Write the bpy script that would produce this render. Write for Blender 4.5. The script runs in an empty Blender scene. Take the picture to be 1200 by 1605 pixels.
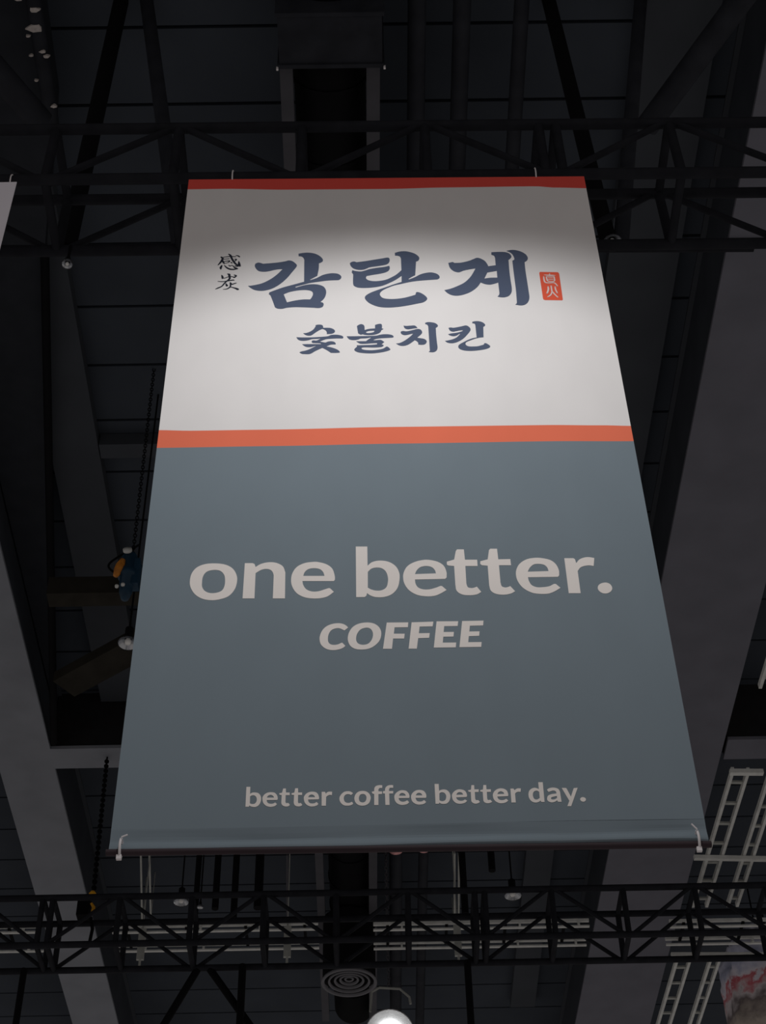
import bpy, math, random
from mathutils import Vector, Matrix, noise
from mathutils.geometry import tessellate_polygon
PI = math.pi
scene = bpy.context.scene
col = scene.collection
random.seed(4)

# ------------------------------------------------------------------ camera
CAM = Vector((0, 0, 1.6))
PITCH, ROLL = math.radians(45.07), math.radians(1.42)
R0, U0, F0 = Vector((1, 0, 0)), Vector((0, -math.sin(PITCH), math.cos(PITCH))), Vector((0, math.cos(PITCH), math.sin(PITCH)))
CR = R0 * math.cos(ROLL) - U0 * math.sin(ROLL)
CU = R0 * math.sin(ROLL) + U0 * math.cos(ROLL)
cd = bpy.data.cameras.new('camera')
cam = bpy.data.objects.new('camera', cd); col.objects.link(cam)
m = Matrix((CR, CU, -F0)).transposed().to_4x4(); m.translation = CAM
cam.matrix_world = m
cd.sensor_fit = 'VERTICAL'; cd.sensor_height = 24.0; cd.lens = 24.0 * 2550 / 1605
cd.clip_end = 200
scene.camera = cam

# ------------------------------------------------------------------ light of the hall
w = bpy.data.worlds.new('hall_air'); scene.world = w; w.use_nodes = True
bg = w.node_tree.nodes['Background']
bg.inputs[0].default_value = (1.0, 0.925, 0.89, 1); bg.inputs[1].default_value = 0.195

def spot(name, loc, aim, half, power, blend, size, color):
    ld = bpy.data.lights.new(name, 'SPOT'); lo = bpy.data.objects.new(name, ld); col.objects.link(lo)
    lo.location = loc
    lo.rotation_euler = (Vector(aim) - Vector(loc)).to_track_quat('-Z', 'Y').to_euler()
    ld.energy = power; ld.spot_size = 2 * half; ld.spot_blend = blend; ld.shadow_soft_size = size; ld.color = color
    return lo
S0 = Vector((0.1, 2.597, 7.498))                     # theatre spot hung in front of the banner, just above the frame
sa = -0.625
spot('banner_spotlight', S0, S0 + Vector((0, math.cos(sa), math.sin(sa))), 0.992, 116, 0.525, 0.04, (1, 0.99, 0.985))

scene.view_settings.view_transform = 'Standard'
scene.view_settings.look = 'None'
scene.view_settings.exposure = 0
scene.view_settings.gamma = 1
scene.view_settings.use_curve_mapping = False

# ------------------------------------------------------------------ materials
def mat(name, color, rough=0.6, metal=0.0, spec=0.3, vary=0.0, vscale=6.0, bump=0.0, bscale=40.0, emit=None, estr=0.0, stretch=(1, 1, 1)):
    m = bpy.data.materials.new(name); m.use_nodes = True
    nt = m.node_tree; b = nt.nodes['Principled BSDF']
    b.inputs['Base Color'].default_value = (*color, 1)
    b.inputs['Roughness'].default_value = rough
    b.inputs['Metallic'].default_value = metal
    b.inputs['Specular IOR Level'].default_value = spec
    if vary or bump:
        tc = nt.nodes.new('ShaderNodeTexCoord'); mp = nt.nodes.new('ShaderNodeMapping')
        mp.inputs['Scale'].default_value = stretch
        nt.links.new(tc.outputs['Object'], mp.inputs['Vector'])
    if vary:
        n = nt.nodes.new('ShaderNodeTexNoise'); n.inputs['Scale'].default_value = vscale; n.inputs['Detail'].default_value = 5
        r = nt.nodes.new('ShaderNodeMapRange'); r.inputs['From Min'].default_value = 0.3; r.inputs['From Max'].default_value = 0.7
        r.inputs['To Min'].default_value = 1 - vary; r.inputs['To Max'].default_value = 1 + vary
        mx = nt.nodes.new('ShaderNodeVectorMath'); mx.operation = 'SCALE'; mx.inputs[0].default_value = color
        nt.links.new(mp.outputs[0], n.inputs['Vector']); nt.links.new(n.outputs[0], r.inputs[0])
        nt.links.new(r.outputs[0], mx.inputs['Scale']); nt.links.new(mx.outputs[0], b.inputs['Base Color'])
    if bump:
        n2 = nt.nodes.new('ShaderNodeTexNoise'); n2.inputs['Scale'].default_value = bscale; n2.inputs['Detail'].default_value = 3
        bp = nt.nodes.new('ShaderNodeBump'); bp.inputs['Strength'].default_value = bump; bp.inputs['Distance'].default_value = 0.01
        nt.links.new(mp.outputs[0], n2.inputs['Vector']); nt.links.new(n2.outputs[0], bp.inputs['Height']); nt.links.new(bp.outputs[0], b.inputs['Normal'])
    if emit:
        b.inputs['Emission Color'].default_value = (*emit, 1); b.inputs['Emission Strength'].default_value = estr
    return m

FAB = dict(rough=0.85, spec=0.15, vary=0.02, vscale=3, bump=0.05, bscale=7, stretch=(1.6, 1, .8))
M = dict(
    white=mat('white_fabric', (0.80, 0.785, 0.785), **FAB),
    orange=mat('orange_fabric', (0.84, 0.192, 0.110), **FAB),
    red=mat('red_fabric', (0.80, 0.092, 0.072), **FAB),
    slate=mat('slate_fabric', (0.196, 0.244, 0.282), **FAB),
    cream=mat('cream_ink', (0.86, 0.815, 0.785), **FAB),
    navy=mat('navy_ink', (0.088, 0.112, 0.176), **FAB),
    ink=mat('black_ink', (0.022, 0.027, 0.042), **FAB),
    pink=mat('pale_ink', (0.76, 0.62, 0.60), **FAB),
    sealred=mat('seal_red_ink', (0.78, 0.115, 0.062), **FAB),
    nbwhite=mat('pale_lilac_fabric', (0.86, 0.84, 0.92), **FAB),
    soffit=mat('soffit_black', (0.027, 0.030, 0.036), rough=0.9, spec=0.05, vary=0.1),
    deck=mat('deck_paint', (0.045, 0.053, 0.066), rough=0.9, spec=0.1, vary=0.12, vscale=1.2),
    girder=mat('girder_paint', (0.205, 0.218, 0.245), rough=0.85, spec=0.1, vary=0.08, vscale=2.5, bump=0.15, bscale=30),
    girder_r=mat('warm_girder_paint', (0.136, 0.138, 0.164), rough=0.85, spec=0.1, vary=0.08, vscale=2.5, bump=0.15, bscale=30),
    side=mat('shaded_web_paint', (0.036, 0.041, 0.050), rough=0.85, spec=0.1, vary=0.1, vscale=3),  # girder webs: shade on the upright faces is put into the colour
    panel=mat('soffit_paint', (0.052, 0.058, 0.068), rough=0.85, spec=0.1, vary=0.08, vscale=2),
    truss=mat('black_truss_paint', (0.016, 0.017, 0.021), rough=0.7, spec=0.05, vary=0.2, vscale=9),
    tube=mat('black_pipe_paint', (0.024, 0.026, 0.032), rough=0.7, spec=0.06, vary=0.2, vscale=6),
    black=mat('flat_black', (0.006, 0.006, 0.007), rough=0.8, spec=0.05, vary=0.1),
    brown=mat('dusty_brown_black', (0.024, 0.022, 0.018), rough=0.8, spec=0.05, vary=0.25, vscale=5),
    rail=mat('duct_rail_grey', (0.070, 0.070, 0.080), rough=0.7, spec=0.1, vary=0.1),
    galv=mat('galvanised_grey', (0.56, 0.57, 0.55), rough=0.6, spec=0.3, vary=0.12, vscale=12),
    galvd=mat('dull_galvanised', (0.34, 0.35, 0.33), rough=0.6, spec=0.3, vary=0.12, vscale=12),
    tie=mat('white_nylon', (0.75, 0.72, 0.74), rough=0.5, vary=0.03),
    chrome=mat('spun_reflector', (0.55, 0.57, 0.60), rough=0.25, metal=0.9, vary=0.05),
    bulb=mat('cold_white_bulb', (0.8, 0.8, 0.78), rough=0.3, vary=0.02),
    glow=mat('lit_lens', (1, 1, 1), rough=0.4, emit=(1, 0.99, 0.97), estr=7.0),
    glow_dim=mat('lamp_reflector', (0.34, 0.35, 0.36), rough=0.5, vary=0.2),
    blue=mat('hoist_blue', (0.007, 0.034, 0.066), rough=0.5, vary=0.2, vscale=10),
    yellow=mat('safety_yellow', (0.75, 0.36, 0.02), rough=0.5, vary=0.08),
    amber=mat('amber_label', (0.50, 0.18, 0.02), rough=0.5, vary=0.3, vscale=18),
    redm=mat('coupling_pink', (0.75, 0.36, 0.36), rough=0.6, vary=0.25, vscale=25),
    diff=mat('diffuser_grey', (0.15, 0.15, 0.165), rough=0.7, spec=0.2, vary=0.06),
    tape=mat('torn_tape', (0.48, 0.44, 0.42), rough=0.8, vary=0.2, vscale=30),
    purlin=mat('lateral_shade', (0.018, 0.018, 0.019), rough=0.8, spec=0.1, vary=0.15),  # cross beam webs coloured dark as shaded, since light comes from below
)

# ------------------------------------------------------------------ mesh building
class MB:
    def __init__(s): s.v = []; s.f = []; s.sm = []; s.mi = []
    def add(s, vs, fs, smooth=False, mi=0):
        o = len(s.v); s.v += [Vector(p) for p in vs]
        for f in fs: s.f.append([i + o for i in f]); s.sm.append(smooth); s.mi.append(mi)
    def box(s, a, b, mi=0):
        (x0, y0, z0), (x1, y1, z1) = a, b
        s.add([(x0, y0, z0), (x1, y0, z0), (x1, y1, z0), (x0, y1, z0), (x0, y0, z1), (x1, y0, z1), (x1, y1, z1), (x0, y1, z1)],
              [(3, 2, 1, 0), (4, 5, 6, 7), (0, 1, 5, 4), (1, 2, 6, 5), (2, 3, 7, 6), (3, 0, 4, 7)], mi=mi)
    def bar(s, p, q, wx, wz, up=(0, 0, 1)):          # rectangular bar from p to q
        p, q = Vector(p), Vector(q); d = (q - p).normalized(); u = Vector(up)
        if abs(d.dot(u)) > 0.95: u = Vector((0, 1, 0))
        x = d.cross(u).normalized(); z = x.cross(d).normalized()
        vs = [c + x * a * wx / 2 + z * b * wz / 2 for c in (p, q) for a, b in ((-1, -1), (1, -1), (1, 1), (-1, 1))]
        s.add(vs, [(0, 1, 2, 3), (7, 6, 5, 4), (0, 4, 5, 1), (1, 5, 6, 2), (2, 6, 7, 3), (3, 7, 4, 0)])
    def path(s, pts, r, n=14, closed=False, caps=True):
        pts = [Vector(p) for p in pts]; k = len(pts); rings = []; prev = None
        rr = r if isinstance(r, (list, tuple)) else [r] * k
        for i, p in enumerate(pts):
            if closed: d = pts[(i + 1) % k] - pts[i - 1]
            else: d = pts[min(i + 1, k - 1)] - pts[max(i - 1, 0)]
            d.normalize()
            if prev is None:
                u = Vector((0, 0, 1)) if abs(d.z) < 0.9 else Vector((1, 0, 0))
                x = d.cross(u).normalized()
            else: x = (prev - d * prev.dot(d)).normalized()
            prev = x; y = d.cross(x)
            rings.append([p + (x * math.cos(t) + y * math.sin(t)) * rr[i] for t in (2 * PI * j / n for j in range(n))])
        vs = [v for g in rings for v in g]; fs = []
        for i in range(k if closed else k - 1):
            a, b = i * n, ((i + 1) % k) * n
            for j in range(n): fs.append((a + j, a + (j + 1) % n, b + (j + 1) % n, b + j))
        s.add(vs, fs, True)
        if caps and not closed:
            s.add(rings[0], [tuple(range(n))[::-1]]); s.add(rings[-1], [tuple(range(n))])
    def tube(s, p, q, r, n=14): s.path([p, q], r, n)
    def lathe(s, c, prof, n=28, axis=(0, 0, 1)):     # prof: (radius, height)
        q = Vector((0, 0, 1)).rotation_difference(Vector(axis)); c = Vector(c)
        vs = [c + q @ Vector((r * math.cos(2 * PI * j / n), r * math.sin(2 * PI * j / n), h)) for r, h in prof for j in range(n)]
        fs = [(i * n + j, i * n + (j + 1) % n, (i + 1) * n + (j + 1) % n, (i + 1) * n + j) for i in range(len(prof) - 1) for j in range(n)]
        s.add(vs, fs, True)
    def build(s, name, mats, parent=None, at=None):
        if not isinstance(mats, (list, tuple)): mats = [mats]
        me = bpy.data.meshes.new(name)
        off = Vector(parent['_o']) if parent is not None else Vector(at or (0, 0, 0))
        me.from_pydata([tuple(v - off) for v in s.v], [], s.f)
        for i, p in enumerate(me.polygons): p.use_smooth = s.sm[i]; p.material_index = s.mi[i]
        for x in mats: me.materials.append(x)
        me.validate(); me.update()
        o = bpy.data.objects.new(name, me); col.objects.link(o)
        if parent is not None:
            o.parent = parent; o['_o'] = tuple(off); o.location = (0, 0, 0)
        else: o.location = off; o['_o'] = tuple(off)
        return o

def tag(o, label, cat, group=None, kind=None):
    o['label'] = label; o['category'] = cat
    if group: o['group'] = group
    if kind: o['kind'] = kind
    return o
def thing(name, loc, label, cat, group=None):
    o = bpy.data.objects.new(name, None); col.objects.link(o); o.location = loc; o['_o'] = tuple(loc)
    o.empty_display_size = 0.1
    return tag(o, label, cat, group)
YAW = 0.0125
CY, SY = math.cos(YAW), math.sin(YAW)
def H(x, y, z): return Vector((CY * x - SY * y, SY * x + CY * y, z + 1.6))     # the hall's own grid, heights above eye level
def hbox(mb, x0, x1, y0, y1, z0, z1, skew=0.0):
    P = [H(x + skew * (y - y0), y, z) for z in (z0, z1) for x, y in ((x0, y0), (x1, y0), (x1, y1), (x0, y1))]
    mb.add(P, [(3, 2, 1, 0), (4, 5, 6, 7), (0, 1, 5, 4), (1, 2, 6, 5), (2, 3, 7, 6), (3, 0, 4, 7)])
def one(name, mb, m_, label, cat, at, group=None):      # a thing that is one mesh
    return tag(mb.build(name, m_, at=at), label, cat, group)
INK = {
 'big': [
  ('o', ["-8109,-27708 -8076,-27240 -7900,-26905 -7589,-26726 -7169,-26691 -6768,-26773 -6484,-26995 -6319,-27368 -6302,-27737 -6383,-28101 -6587,-28414 -6896,-28566 -7209,-28613 -7553,-28543 -7833,-28342 -8023,-28042", "-7640,-27749 -7623,-27382 -7491,-27128 -7224,-27037 -6974,-27088 -6815,-27293 -6762,-27563 -6770,-27896 -6860,-28126 -7059,-28235 -7303,-28245 -7504,-28136 -7613,-27949"]),
  ('n', ["c-6037,-26695 c-5729,-26700 c-5652,-26756 c-5612,-26906 -5404,-26746 -5109,-26662 -4810,-26701 -4556,-26889 c-4449,-27209 c-4430,-28566 c-4892,-28558 c-4894,-27357 -4934,-27202 -5022,-27072 -5197,-27015 -5393,-27066 c-5599,-27232 c-5593,-28547 c-6046,-28540"]),
  ('e', ["c-2569,-27695 -2530,-27616 -2546,-27360 -2646,-27021 -2870,-26800 -3195,-26679 -3369,-26669 -3716,-26732 -4010,-26932 -4176,-27267 -4217,-27636 -4161,-27970 -3983,-28303 -3711,-28505 -3393,-28582 -3077,-28574 -2810,-28486 c-2567,-28260 c-2705,-28079 -2763,-28065 -2910,-28122 -3154,-28218 -3398,-28227 -3620,-28111 -3746,-27877 c-3779,-27676", "c-3754,-27409 -3698,-27207 -3562,-27054 -3340,-27003 -3116,-27061 -2991,-27205 c-2930,-27422"]),
  ('b', ["c-1713,-25867 c-1261,-25874 c-1262,-26907 -1081,-26719 -781,-26641 -434,-26715 -165,-26958 -36,-27332 -46,-27735 -144,-28133 -370,-28426 -665,-28553 -982,-28548 -1176,-28459 c-1297,-28346 c-1323,-28477 c-1387,-28542 c-1713,-28543", "c-1255,-27232 -1110,-27065 -911,-27007 -713,-27051 -558,-27223 -484,-27527 -490,-27795 -559,-28060 -733,-28203 -953,-28219 -1148,-28150 c-1264,-28062"]),
  ('e', ["c1726,-27649 c1783,-27576 1791,-27294 1697,-26953 1482,-26745 1163,-26637 913,-26633 561,-26744 281,-26965 133,-27301 106,-27604 157,-27905 319,-28219 606,-28455 944,-28539 1287,-28518 1536,-28390 c1754,-28229 c1591,-28027 1528,-28020 1352,-28103 1104,-28185 859,-28182 667,-28079 575,-27878 c557,-27664", "c566,-27382 647,-27174 801,-27007 1026,-26956 1223,-27014 1341,-27171 c1383,-27355"]),
  ('t', ["c2120,-26632 c2208,-26171 c2262,-26082 c2528,-26086 c2543,-26645 c3017,-26653 c3017,-26987 c2540,-26980 c2530,-27909 2579,-28096 2699,-28144 2798,-28133 c2924,-28075 c3079,-28349 2901,-28471 2605,-28512 2315,-28455 2139,-28268 c2104,-27969 c2104,-26973 c1871,-26942 c1824,-26887 c1831,-26737"]),
  ('t', ["c3432,-26639 c3513,-26143 c3568,-26068 c3834,-26072 c3845,-26645 c4315,-26639 c4321,-26967 c3849,-26960 c3847,-27863 3882,-28063 3990,-28131 4099,-28120 c4211,-28068 c4377,-28336 4197,-28452 3900,-28506 3611,-28443 3450,-28288 c3403,-28023 c3410,-26980 c3188,-26949 c3128,-26880 c3136,-26737"]),
  ('e', ["c6087,-27610 c6144,-27530 6154,-27261 6073,-26953 5894,-26732 5605,-26618 5308,-26586 4952,-26662 4660,-26897 4512,-27201 4474,-27504 4528,-27840 4708,-28176 5008,-28412 5295,-28482 5639,-28475 5894,-28360 c6131,-28185 c5977,-27990 5904,-27982 5722,-28092 5472,-28141 5227,-28138 5039,-28028 4949,-27813 c4925,-27612", "c4939,-27323 5041,-27107 5204,-26940 5381,-26909 5600,-26960 5712,-27098 c5754,-27302"]),
  ('r', ["c6429,-26624 c6778,-26629 c6838,-26678 c6866,-26898 7021,-26695 7232,-26595 7408,-26584 c7602,-26635 c7531,-27058 7361,-27021 7159,-27052 7000,-27138 c6882,-27319 c6877,-28474 c6422,-28467"]),
  ('full_stop', ["7868,-27939 8042,-28009 8117,-28216 8047,-28394 7863,-28503 7672,-28454 7562,-28254 7635,-28042"]),
 ],
 'coffee': [
  ('c', ["c-2023,-30075 -2093,-29982 -2205,-29898 -2373,-29855 -2596,-29881 -2820,-29989 -2985,-30189 -3080,-30481 -3078,-30736 -3006,-30937 -2839,-31102 -2619,-31170 -2398,-31145 -2233,-31075 c-2128,-30976 c-2238,-30822 -2274,-30822 -2399,-30892 -2537,-30919 -2675,-30888 -2759,-30778 -2779,-30595 -2747,-30376 -2651,-30194 -2484,-30105 -2344,-30107 c-2163,-30213"]),
  ('o', ["-2038,-30589 -1996,-30333 -1870,-30078 -1673,-29914 -1393,-29837 -1113,-29867 -919,-30000 -805,-30223 -793,-30481 -861,-30735 -1016,-30950 -1239,-31109 -1516,-31159 -1764,-31119 -1929,-30990 -2017,-30789", "-1728,-30612 -1690,-30393 -1563,-30182 -1367,-30093 -1214,-30125 -1118,-30274 -1098,-30476 -1151,-30694 -1278,-30874 -1458,-30932 -1624,-30886 -1706,-30776"]),
  ('f', ["c-572,-29850 c238,-29855 c217,-30092 c-283,-30092 c-318,-30407 c88,-30414 c62,-30648 c-351,-30641 c-403,-31140 c-735,-31135"]),
  ('f', ["c364,-29854 c1184,-29833 c1147,-30062 c657,-30069 c618,-30400 c1025,-30399 c994,-30626 c585,-30638 c519,-31148 c215,-31143"]),
  ('e', ["c1305,-29820 c2118,-29826 c2087,-30062 c1580,-30062 c1548,-30353 c1932,-30355 c1905,-30578 c1524,-30583 c1492,-30874 c1991,-30875 c1965,-31106 c1150,-31107"]),
  ('e', ["c2267,-29820 c3073,-29811 c3045,-30048 c2546,-30055 c2510,-30342 c2893,-30341 c2866,-30557 c2479,-30569 c2440,-30867 c2939,-30868 c2911,-31099 c2101,-31101"]),
 ],
 'tag': [
  ('b', ["c-5534,-37258 c-5399,-37260 c-5397,-37553 -5328,-37505 -5233,-37495 -5123,-37524 -5044,-37616 -5012,-37748 -5028,-37895 -5091,-38025 -5197,-38088 -5306,-38078 -5374,-38052 c-5400,-38020 c-5414,-38071 c-5434,-38076 c-5533,-38074", "c-5393,-37657 -5344,-37620 -5276,-37609 -5207,-37646 -5162,-37746 -5165,-37860 -5216,-37949 -5296,-37972 -5358,-37955 c-5388,-37938"]),
  ('e', ["c-4466,-37814 -4449,-37790 -4449,-37708 -4486,-37601 -4563,-37517 -4673,-37494 -4782,-37505 -4889,-37569 -4960,-37683 -4963,-37798 -4931,-37929 -4832,-38045 -4709,-38091 -4601,-38084 -4520,-38050 c-4465,-37986 c-4517,-37928 -4538,-37928 -4591,-37959 -4672,-37971 -4754,-37948 -4804,-37891 c-4822,-37813", "c-4819,-37715 -4778,-37637 -4697,-37602 -4635,-37623 -4593,-37665 c-4575,-37719"]),
  ('t', ["c-4270,-37348 c-4178,-37346 c-4170,-37515 c-4044,-37517 c-4039,-37624 c-4178,-37622 c-4178,-37892 -4157,-37950 -4130,-37950 c-4075,-37946 c-4026,-38025 -4072,-38074 -4167,-38088 -4263,-38046 -4312,-37972 c-4319,-37874 c-4312,-37620 c-4390,-37602 c-4401,-37544 c-4304,-37521"]),
  ('t', ["c-3857,-37346 c-3761,-37343 c-3751,-37522 c-3618,-37521 c-3617,-37623 c-3753,-37624 c-3753,-37899 -3736,-37957 -3708,-37962 c-3654,-37953 c-3601,-38032 -3645,-38072 -3733,-38092 -3835,-38061 -3884,-37987 c-3896,-37897 c-3889,-37622 c-3977,-37609 c-3978,-37548 c-3883,-37523"]),
  ('e', ["c-3058,-37812 -3038,-37796 -3039,-37714 -3074,-37599 -3143,-37523 -3266,-37493 -3375,-37511 -3477,-37576 -3547,-37690 -3551,-37804 -3519,-37936 -3435,-38043 -3313,-38099 -3191,-38091 -3103,-38057 c-3056,-38000 c-3104,-37934 -3125,-37929 -3179,-37966 -3260,-37981 -3342,-37963 -3390,-37905 c-3412,-37815", "c-3406,-37721 -3367,-37643 -3292,-37612 -3223,-37637 -3189,-37679 c-3172,-37725"]),
  ('r', ["c-2949,-37505 c-2836,-37507 c-2801,-37587 -2760,-37529 -2692,-37502 c-2590,-37507 c-2596,-37647 -2678,-37638 -2746,-37670 c-2793,-37718 c-2800,-38078 c-2944,-38075"]),
  ('c', ["c-1875,-37585 -1913,-37543 -1981,-37504 -2077,-37496 -2187,-37527 -2282,-37628 -2334,-37742 -2334,-37857 -2282,-37980 -2187,-38067 -2065,-38086 -1970,-38075 -1915,-38051 c-1868,-38011 c-1901,-37946 -1928,-37937 -1983,-37969 -2064,-37976 -2146,-37933 -2184,-37843 -2184,-37728 -2139,-37647 -2064,-37615 -1995,-37624 c-1941,-37653"]),
  ('o', ["-1544,-37491 -1421,-37518 -1320,-37610 -1273,-37743 -1282,-37857 -1331,-37987 -1427,-38067 -1549,-38095 -1671,-38072 -1766,-37997 -1819,-37881 -1828,-37767 -1791,-37636 -1722,-37546 -1640,-37503", "-1545,-37615 -1470,-37638 -1423,-37716 -1417,-37806 -1445,-37904 -1507,-37960 -1575,-37962 -1643,-37925 -1672,-37835 -1669,-37736 -1627,-37647"]),
  ('f', ["c-867,-37270 -911,-37261 -1007,-37265 -1090,-37300 -1139,-37382 c-1147,-37506 c-1237,-37533 c-1210,-37604 c-1149,-37626 c-1155,-38075 c-1013,-38077 c-1006,-37629 c-883,-37626 c-874,-37527 c-1004,-37516 -999,-37434 -968,-37388 -926,-37377 c-872,-37378"]),
  ('f', ["c-493,-37273 -554,-37262 -650,-37274 -727,-37322 -769,-37404 c-778,-37504 c-842,-37511 c-848,-37602 c-780,-37611 c-775,-38078 c-632,-38080 c-637,-37613 c-500,-37610 c-494,-37513 c-641,-37511 -637,-37440 -611,-37382 -556,-37375 c-495,-37379"]),
  ('e', ["c34,-37805 51,-37781 51,-37698 20,-37599 -53,-37515 -162,-37484 -272,-37499 -383,-37576 -454,-37690 -463,-37805 -432,-37937 -353,-38036 -245,-38083 -123,-38080 -27,-38049 c36,-37985 c-10,-37914 -37,-37910 -92,-37942 -174,-37960 -249,-37940 -302,-37881 c-316,-37804", "c-304,-37712 -261,-37627 -192,-37596 -124,-37621 -85,-37663 c-70,-37716"]),
  ('e', ["c607,-37809 625,-37790 631,-37708 601,-37600 535,-37517 413,-37481 289,-37501 177,-37585 116,-37699 109,-37806 146,-37946 231,-38037 339,-38080 448,-38078 544,-38050 c618,-37983 c562,-37912 535,-37911 479,-37951 397,-37963 316,-37940 277,-37883 c259,-37804", "c269,-37705 313,-37628 382,-37597 449,-37622 482,-37664 c494,-37709"]),
  ('b', ["c932,-37241 c1074,-37243 c1075,-37533 1125,-37498 1235,-37475 1343,-37505 1421,-37597 1454,-37721 1444,-37836 1397,-37966 1319,-38047 1209,-38069 1115,-38051 c1065,-38010 c1053,-38050 c1033,-38058 c934,-38057", "c1080,-37641 1127,-37600 1203,-37593 1269,-37636 1306,-37719 1305,-37817 1271,-37907 1214,-37950 1139,-37954 c1073,-37920"]),
  ('e', ["c1999,-37796 2018,-37771 2019,-37681 1977,-37565 1905,-37506 1797,-37479 1686,-37497 1580,-37575 1513,-37689 1508,-37788 1536,-37919 1619,-38027 1726,-38069 1848,-38063 1946,-38024 c2017,-37960 c1965,-37910 1938,-37906 1882,-37941 1800,-37953 1719,-37930 1667,-37872 c1648,-37806", "c1659,-37705 1700,-37626 1777,-37591 1845,-37612 1877,-37654 c1894,-37703"]),
  ('t', ["c2197,-37311 c2293,-37313 c2292,-37490 c2440,-37489 c2427,-37597 c2297,-37598 c2295,-37866 2312,-37924 2345,-37936 c2394,-37930 c2450,-38008 2407,-38045 2310,-38076 2223,-38053 2165,-37987 c2156,-37913 c2160,-37596 c2086,-37580 c2068,-37525 c2172,-37498"]),
  ('t', ["c2608,-37313 c2704,-37314 c2707,-37494 c2854,-37493 c2851,-37598 c2710,-37601 c2706,-37873 2721,-37925 2754,-37936 c2810,-37923 c2866,-38006 2816,-38041 2719,-38066 2625,-38038 2575,-37969 c2570,-37870 c2570,-37599 c2487,-37581 c2486,-37520 c2583,-37500"]),
  ('e', ["c3413,-37785 3431,-37769 3433,-37687 3401,-37563 3317,-37487 3210,-37460 3099,-37480 2983,-37564 2918,-37679 2908,-37777 2933,-37909 3008,-38008 3127,-38068 3236,-38069 3347,-38030 c3420,-37966 c3370,-37908 3350,-37899 3286,-37934 3203,-37949 3123,-37928 3072,-37870 c3057,-37796", "c3063,-37698 3110,-37616 3188,-37581 3254,-37605 3290,-37648 c3303,-37693"]),
  ('r', ["c3527,-37477 c3634,-37475 c3666,-37550 3714,-37502 3785,-37470 c3887,-37476 c3867,-37615 3788,-37610 3718,-37634 c3672,-37691 c3670,-38049 c3523,-38046"]),
  ('d', ["c4507,-37225 c4661,-37227 c4653,-38043 c4561,-38042 c4534,-38030 c4524,-37984 4447,-38040 4331,-38061 4220,-38013 4145,-37886 4129,-37725 4170,-37575 4264,-37484 4362,-37455 4437,-37475 c4502,-37511", "c4505,-37627 4448,-37580 4381,-37578 4309,-37635 4277,-37739 4287,-37854 4332,-37930 4408,-37941 c4503,-37880"]),
  ('a', ["c4777,-37550 4839,-37493 4957,-37460 5091,-37474 5181,-37533 c5219,-37638 c5232,-38046 c5137,-38044 c5105,-38034 c5091,-37982 5020,-38033 4903,-38063 4810,-38034 4758,-37976 4756,-37884 4793,-37793 4894,-37737 4992,-37715 c5088,-37705 5085,-37636 5042,-37589 4966,-37581 4886,-37610 c4827,-37632", "c5098,-37805 4981,-37831 4902,-37864 4887,-37921 4932,-37949 5009,-37941 c5094,-37890"]),
  ('y', ["c5292,-37477 c5426,-37479 c5454,-37496 c5573,-37840 c5692,-37519 c5714,-37489 c5840,-37479 c5544,-38229 c5411,-38227 c5423,-38204 c5503,-38011"]),
  ('full_stop', ["5981,-37870 6054,-37905 6072,-37974 6031,-38036 5962,-38053 5899,-38018 5878,-37948 5912,-37892"]),
 ],
 'hangul': [
  ('gam', ["c-6364,-7173 -6242,-7096 -6123,-7124 c-6004,-7191 -5654,-7151 -5264,-7091 -4953,-7010 -4798,-6947 -4641,-6989 -4480,-7168 -4399,-7332 -4435,-7495 -4621,-7881 -4843,-8328 -5141,-8770 -5477,-9100 -5779,-9253 -6046,-9293 -6317,-9226 -6515,-9066 c-6644,-8906 -6522,-8895 -6293,-8835 -5990,-8713 -5652,-8444 -5353,-8096 c-5063,-7628 -5249,-7632 -5481,-7693 -5711,-7781 -5943,-7816 -6178,-7761 -6322,-7564 -6389,-7336"]),
  ('gam', ["c-4338,-6412 -4103,-6349 -3828,-6340 -3551,-6424 -3313,-6626 -3173,-6892 -3191,-7056 c-3307,-7166 c-3354,-7185 -3361,-7608 c-3421,-8176 -3567,-8302 c-3766,-8472 c-3738,-8504 -3450,-8349 -3181,-8128 -2911,-8016 -2678,-7987 -2445,-8042 -2297,-8237 -2328,-8429 c-2425,-8524 -2907,-8548 -3370,-8637 -3754,-8727 -4061,-8849 -4290,-8941 c-4461,-9014 c-4403,-9066 -4136,-8943 -3868,-8852 -3560,-8825 -3290,-8893 -3096,-9054 -2998,-9370 -3033,-9746 -3127,-9993 c-3258,-10177 -3144,-10241 -3105,-10365 -3160,-10549 -3311,-10626 -3576,-10604 -4031,-10567 -4410,-10549 -4788,-10586 -5014,-10662 -5222,-10641 c-5339,-10547 -5446,-10114 c-5575,-9645 c-5655,-9550 c-5639,-9425 -5395,-9272 -5018,-9057 -4599,-8873 c-4034,-8627 c-4055,-6879 -4117,-6713 -4217,-6626 c-4327,-6611", "c-4966,-9573 -4740,-9426 -4436,-9317 -4054,-9260 -3785,-9296 -3649,-9392 -3608,-9581 -3662,-9830 c-3737,-9984 -4041,-9980 -4421,-10055 c-4798,-10185"]),
  ('tan', ["c-1891,-7206 -1801,-7109 -1683,-7078 c-1566,-7133 -1154,-7053 -722,-6942 -367,-6855 -91,-6786 -13,-6840 2,-7038 -60,-7234 -180,-7343 -572,-7455 -964,-7546 -1082,-7629 -1238,-7718 -1472,-7734 -1705,-7633 -1841,-7436"]),
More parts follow.
